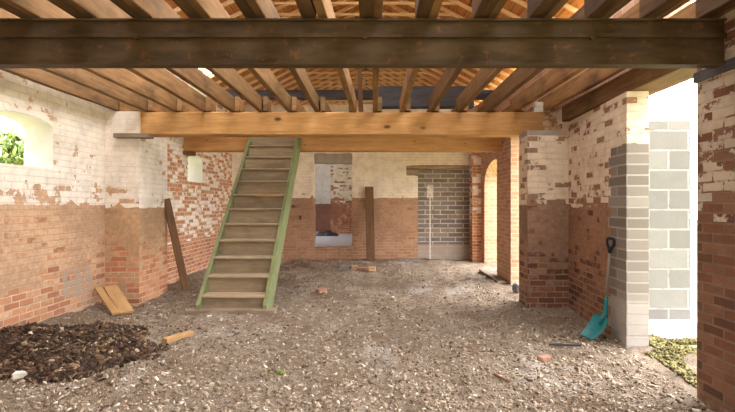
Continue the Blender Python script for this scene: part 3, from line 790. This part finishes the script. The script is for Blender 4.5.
slab('stick', (1.78, 4.92, zf(1.78,4.92)+.012), (2.05, 4.80, zf(2.05,4.8)+.012), .025, .02, M['darkwood'], 'short dark stick on the ground before the shovel', 'stick')
slab('stick', (.98, 3.92, zf(.98,3.92)+.012), (1.08, 3.84, zf(1.08,3.84)+.012), .022, .018, M['post'], 'small brown stick on the open foreground rubble', 'stick')
# green tuft
mb = MB(); random.seed(5)
cx, cy = -.80, 4.04; cz = zf(cx, cy)
for i in range(46):
    a = random.uniform(0, 6.28); r = random.uniform(0, .07); L = random.uniform(.03, .065); b = random.uniform(0, 6.28)
    p = Vector((cx+r*1.4*math.cos(a), cy+r*math.sin(a), cz-.004)); q = p + Vector((math.cos(b)*L*.7, math.sin(b)*L*.7, L*.6)); w = Vector((-math.sin(b), math.cos(b), 0))*.007
    mb.face([p-w, p+w, q+w*.3, q-w*.3])
o = mb.build('grass_tuft', M['weed']); tag(o, 'little green weed tuft alone in the foreground rubble', 'weed')

# shovel leaning against the quoin
Q = Vector((2.275, 5.12, zf(2.275, 5.12)+.005)); P0 = Vector((2.455, 5.16, .235)); top = Vector((2.50, 5.13, 1.05))
sh = empty('shovel', Q)
axb = (P0-Q).normalized(); BL = (P0-Q).length
side = Vector((.15, -.98, -.05)); side = (side - axb*side.dot(axb)).normalized(); nrm = axb.cross(side)
if nrm.x > 0: nrm = -nrm           # hollow side faces into the room
def bp(s_, w_, d_): return tuple(axb*s_ + side*w_ + nrm*d_)
m = MB()   # blade: curved pressed sheet with upturned edges
ns, nw = 8, 8
def bl(s_, w_, off):
    t = s_/ns; k = w_/nw*2-1; ed = abs(k)
    top_r = 1 if t < .82 else math.cos((t-.82)/.18*1.0)
    return bp(BL*.96*t, (.118 + .010*t)*k*top_r, -.02*math.sin(t*math.pi) + .035*ed**2.5 + off)
for off in (0, .006):
    for a in range(ns):
        for b in range(nw):
            q = [bl(a,b,off), bl(a,b+1,off), bl(a+1,b+1,off), bl(a+1,b,off)]
            m.face(q if off else q[::-1])
for a in range(ns):
    for b in (0, nw): m.face([bl(a,b,0), bl(a+1,b,0), bl(a+1,b,.006), bl(a,b,.006)])
for b in range(nw):
    for a in (0, ns): m.face([bl(a,b,0), bl(a,b+1,0), bl(a,b+1,.006), bl(a,b,.006)])
m.build('blade', M['teal'], sh, merge=True)
pr = P0 - Q; axs = (top-P0).normalized(); LT = (top-P0).length
sd = (side - axs*side.dot(axs)).normalized(); n2 = axs.cross(sd)
def sp(s_, w_, d_): return tuple(pr + axs*s_ + sd*w_ + n2*d_)
m = MB(); m.tube([bp(BL*.62, 0, .0), bp(BL*.88, 0, .008), sp(.03, 0, 0), sp(.10, 0, 0), sp(.20, 0, 0)], [.010, .024, .026, .022, .019], 12)
m.build('socket', M['teal'], sh, smooth=True)
m = MB(); m.tube([sp(.18, 0, 0), sp(LT-.14, 0, 0)], [.0165, .0155], 12); m.build('shaft', M['shaft'], sh, smooth=True)
m = MB()
pts_ = [sp(LT-.15, 0, 0), sp(LT-.11, .012, 0), sp(LT-.06, .05, 0), sp(LT-.01, .05, 0), sp(LT, .03, 0), sp(LT, -.03, 0), sp(LT-.01, -.05, 0), sp(LT-.06, -.05, 0), sp(LT-.11, -.012, 0), sp(LT-.15, 0, 0)]
m.tube(pts_, [.019, .017, .014, .014, .017, .017, .014, .014, .017, .019], 10)
o = m.build('handle', M['black'], sh, smooth=True); o['label'] = 'black D-shaped handle'
tag(sh, 'teal bladed shovel with grey shaft leaning on the block quoin', 'shovel')

# tree outside the window
def tree(loc, H, R, lab, seed):
    r = random.Random(seed); g = np.random.default_rng(seed)
    t = empty('garden_tree', loc)
    m = MB(); m.tube([(0,0,-.1),(.05,0,H*.4),(0,.08,H*.75)], [.09,.07,.03], 10)
    for k in range(7):
        a = r.uniform(0, 6.28); m.tube([(0.03,.03,H*.45), (math.cos(a)*R*.6, math.sin(a)*R*.6, H*.75+r.uniform(-.2,.3))], [.03,.008], 6)
    m.build('trunk', M['bark'], t, smooth=True)
    P = []
    while len(P) < 2600:
        p = Vector((r.gauss(0,.5), r.gauss(0,.5), r.gauss(0,.42)))
        if p.length < 1 and mnoise.noise(p*2.6+Vector((seed,0,0))) > -.12: P.append((p.x*R, p.y*R, H*.78+p.z*R))
    scatter('foliage', P, g.uniform(.05,.10,len(P)), .06, M['foliage'], g.random(len(P)), .9, t)
    tag(t, lab, 'tree')
tree((-7.0, 9.4, -.12), 2.75, .85, 'leafy green tree outside the arched window', 3)
tree((-9.2, 21.5, -.12), 4.2, 1.5, 'distant green tree outside the small arched window', 4)

# ------------------------------------------------------------------ camera, light
cam = bpy.data.cameras.new('camera'); co = bpy.data.objects.new('camera', cam); COL.objects.link(co)
cam.lens = 24; cam.sensor_width = 36; cam.sensor_fit = 'HORIZONTAL'
cam.shift_x = -4.5/735; cam.shift_y = -1/735; cam.clip_start = .05
co.location = (0, 0, 1.4); co.rotation_euler = (math.radians(90), 0, 0)
scene.camera = co
w = bpy.data.worlds.new('World'); scene.world = w; w.use_nodes = True
nt = w.node_tree; bg = nt.nodes['Background']
tc = nt.nodes.new('ShaderNodeTexCoord'); dt = nt.nodes.new('ShaderNodeVectorMath'); dt.operation = 'DOT_PRODUCT'
nt.links.new(tc.outputs['Generated'], dt.inputs[0]); dt.inputs[1].default_value = Vector((.80, .30, .52)).normalized()
mr = nt.nodes.new('ShaderNodeMapRange'); mr.interpolation_type = 'SMOOTHSTEP'; nt.links.new(dt.outputs['Value'], mr.inputs[0])
mr.inputs[1].default_value = -.35; mr.inputs[2].default_value = .95; mr.inputs[3].default_value = 2.4; mr.inputs[4].default_value = 13.0
nt.links.new(mr.outputs[0], bg.inputs[1]); bg.inputs[0].default_value = (.98, .98, .985, 1)
sun = bpy.data.lights.new('sun', 'SUN'); sun.energy = 2.2; sun.angle = math.radians(30); sun.color = (1, .95, .87)
so = bpy.data.objects.new('sun', sun); COL.objects.link(so)
so.rotation_euler = Vector((-.80, -.30, -.60)).to_track_quat('-Z', 'Y').to_euler()
vs = scene.view_settings
vs.view_transform = 'Standard'; vs.look = 'None'; vs.gamma = 1; vs.exposure = 0.26
scene.cycles.max_bounces = 10; scene.cycles.diffuse_bounces = 8
scene.cycles.use_denoising = True
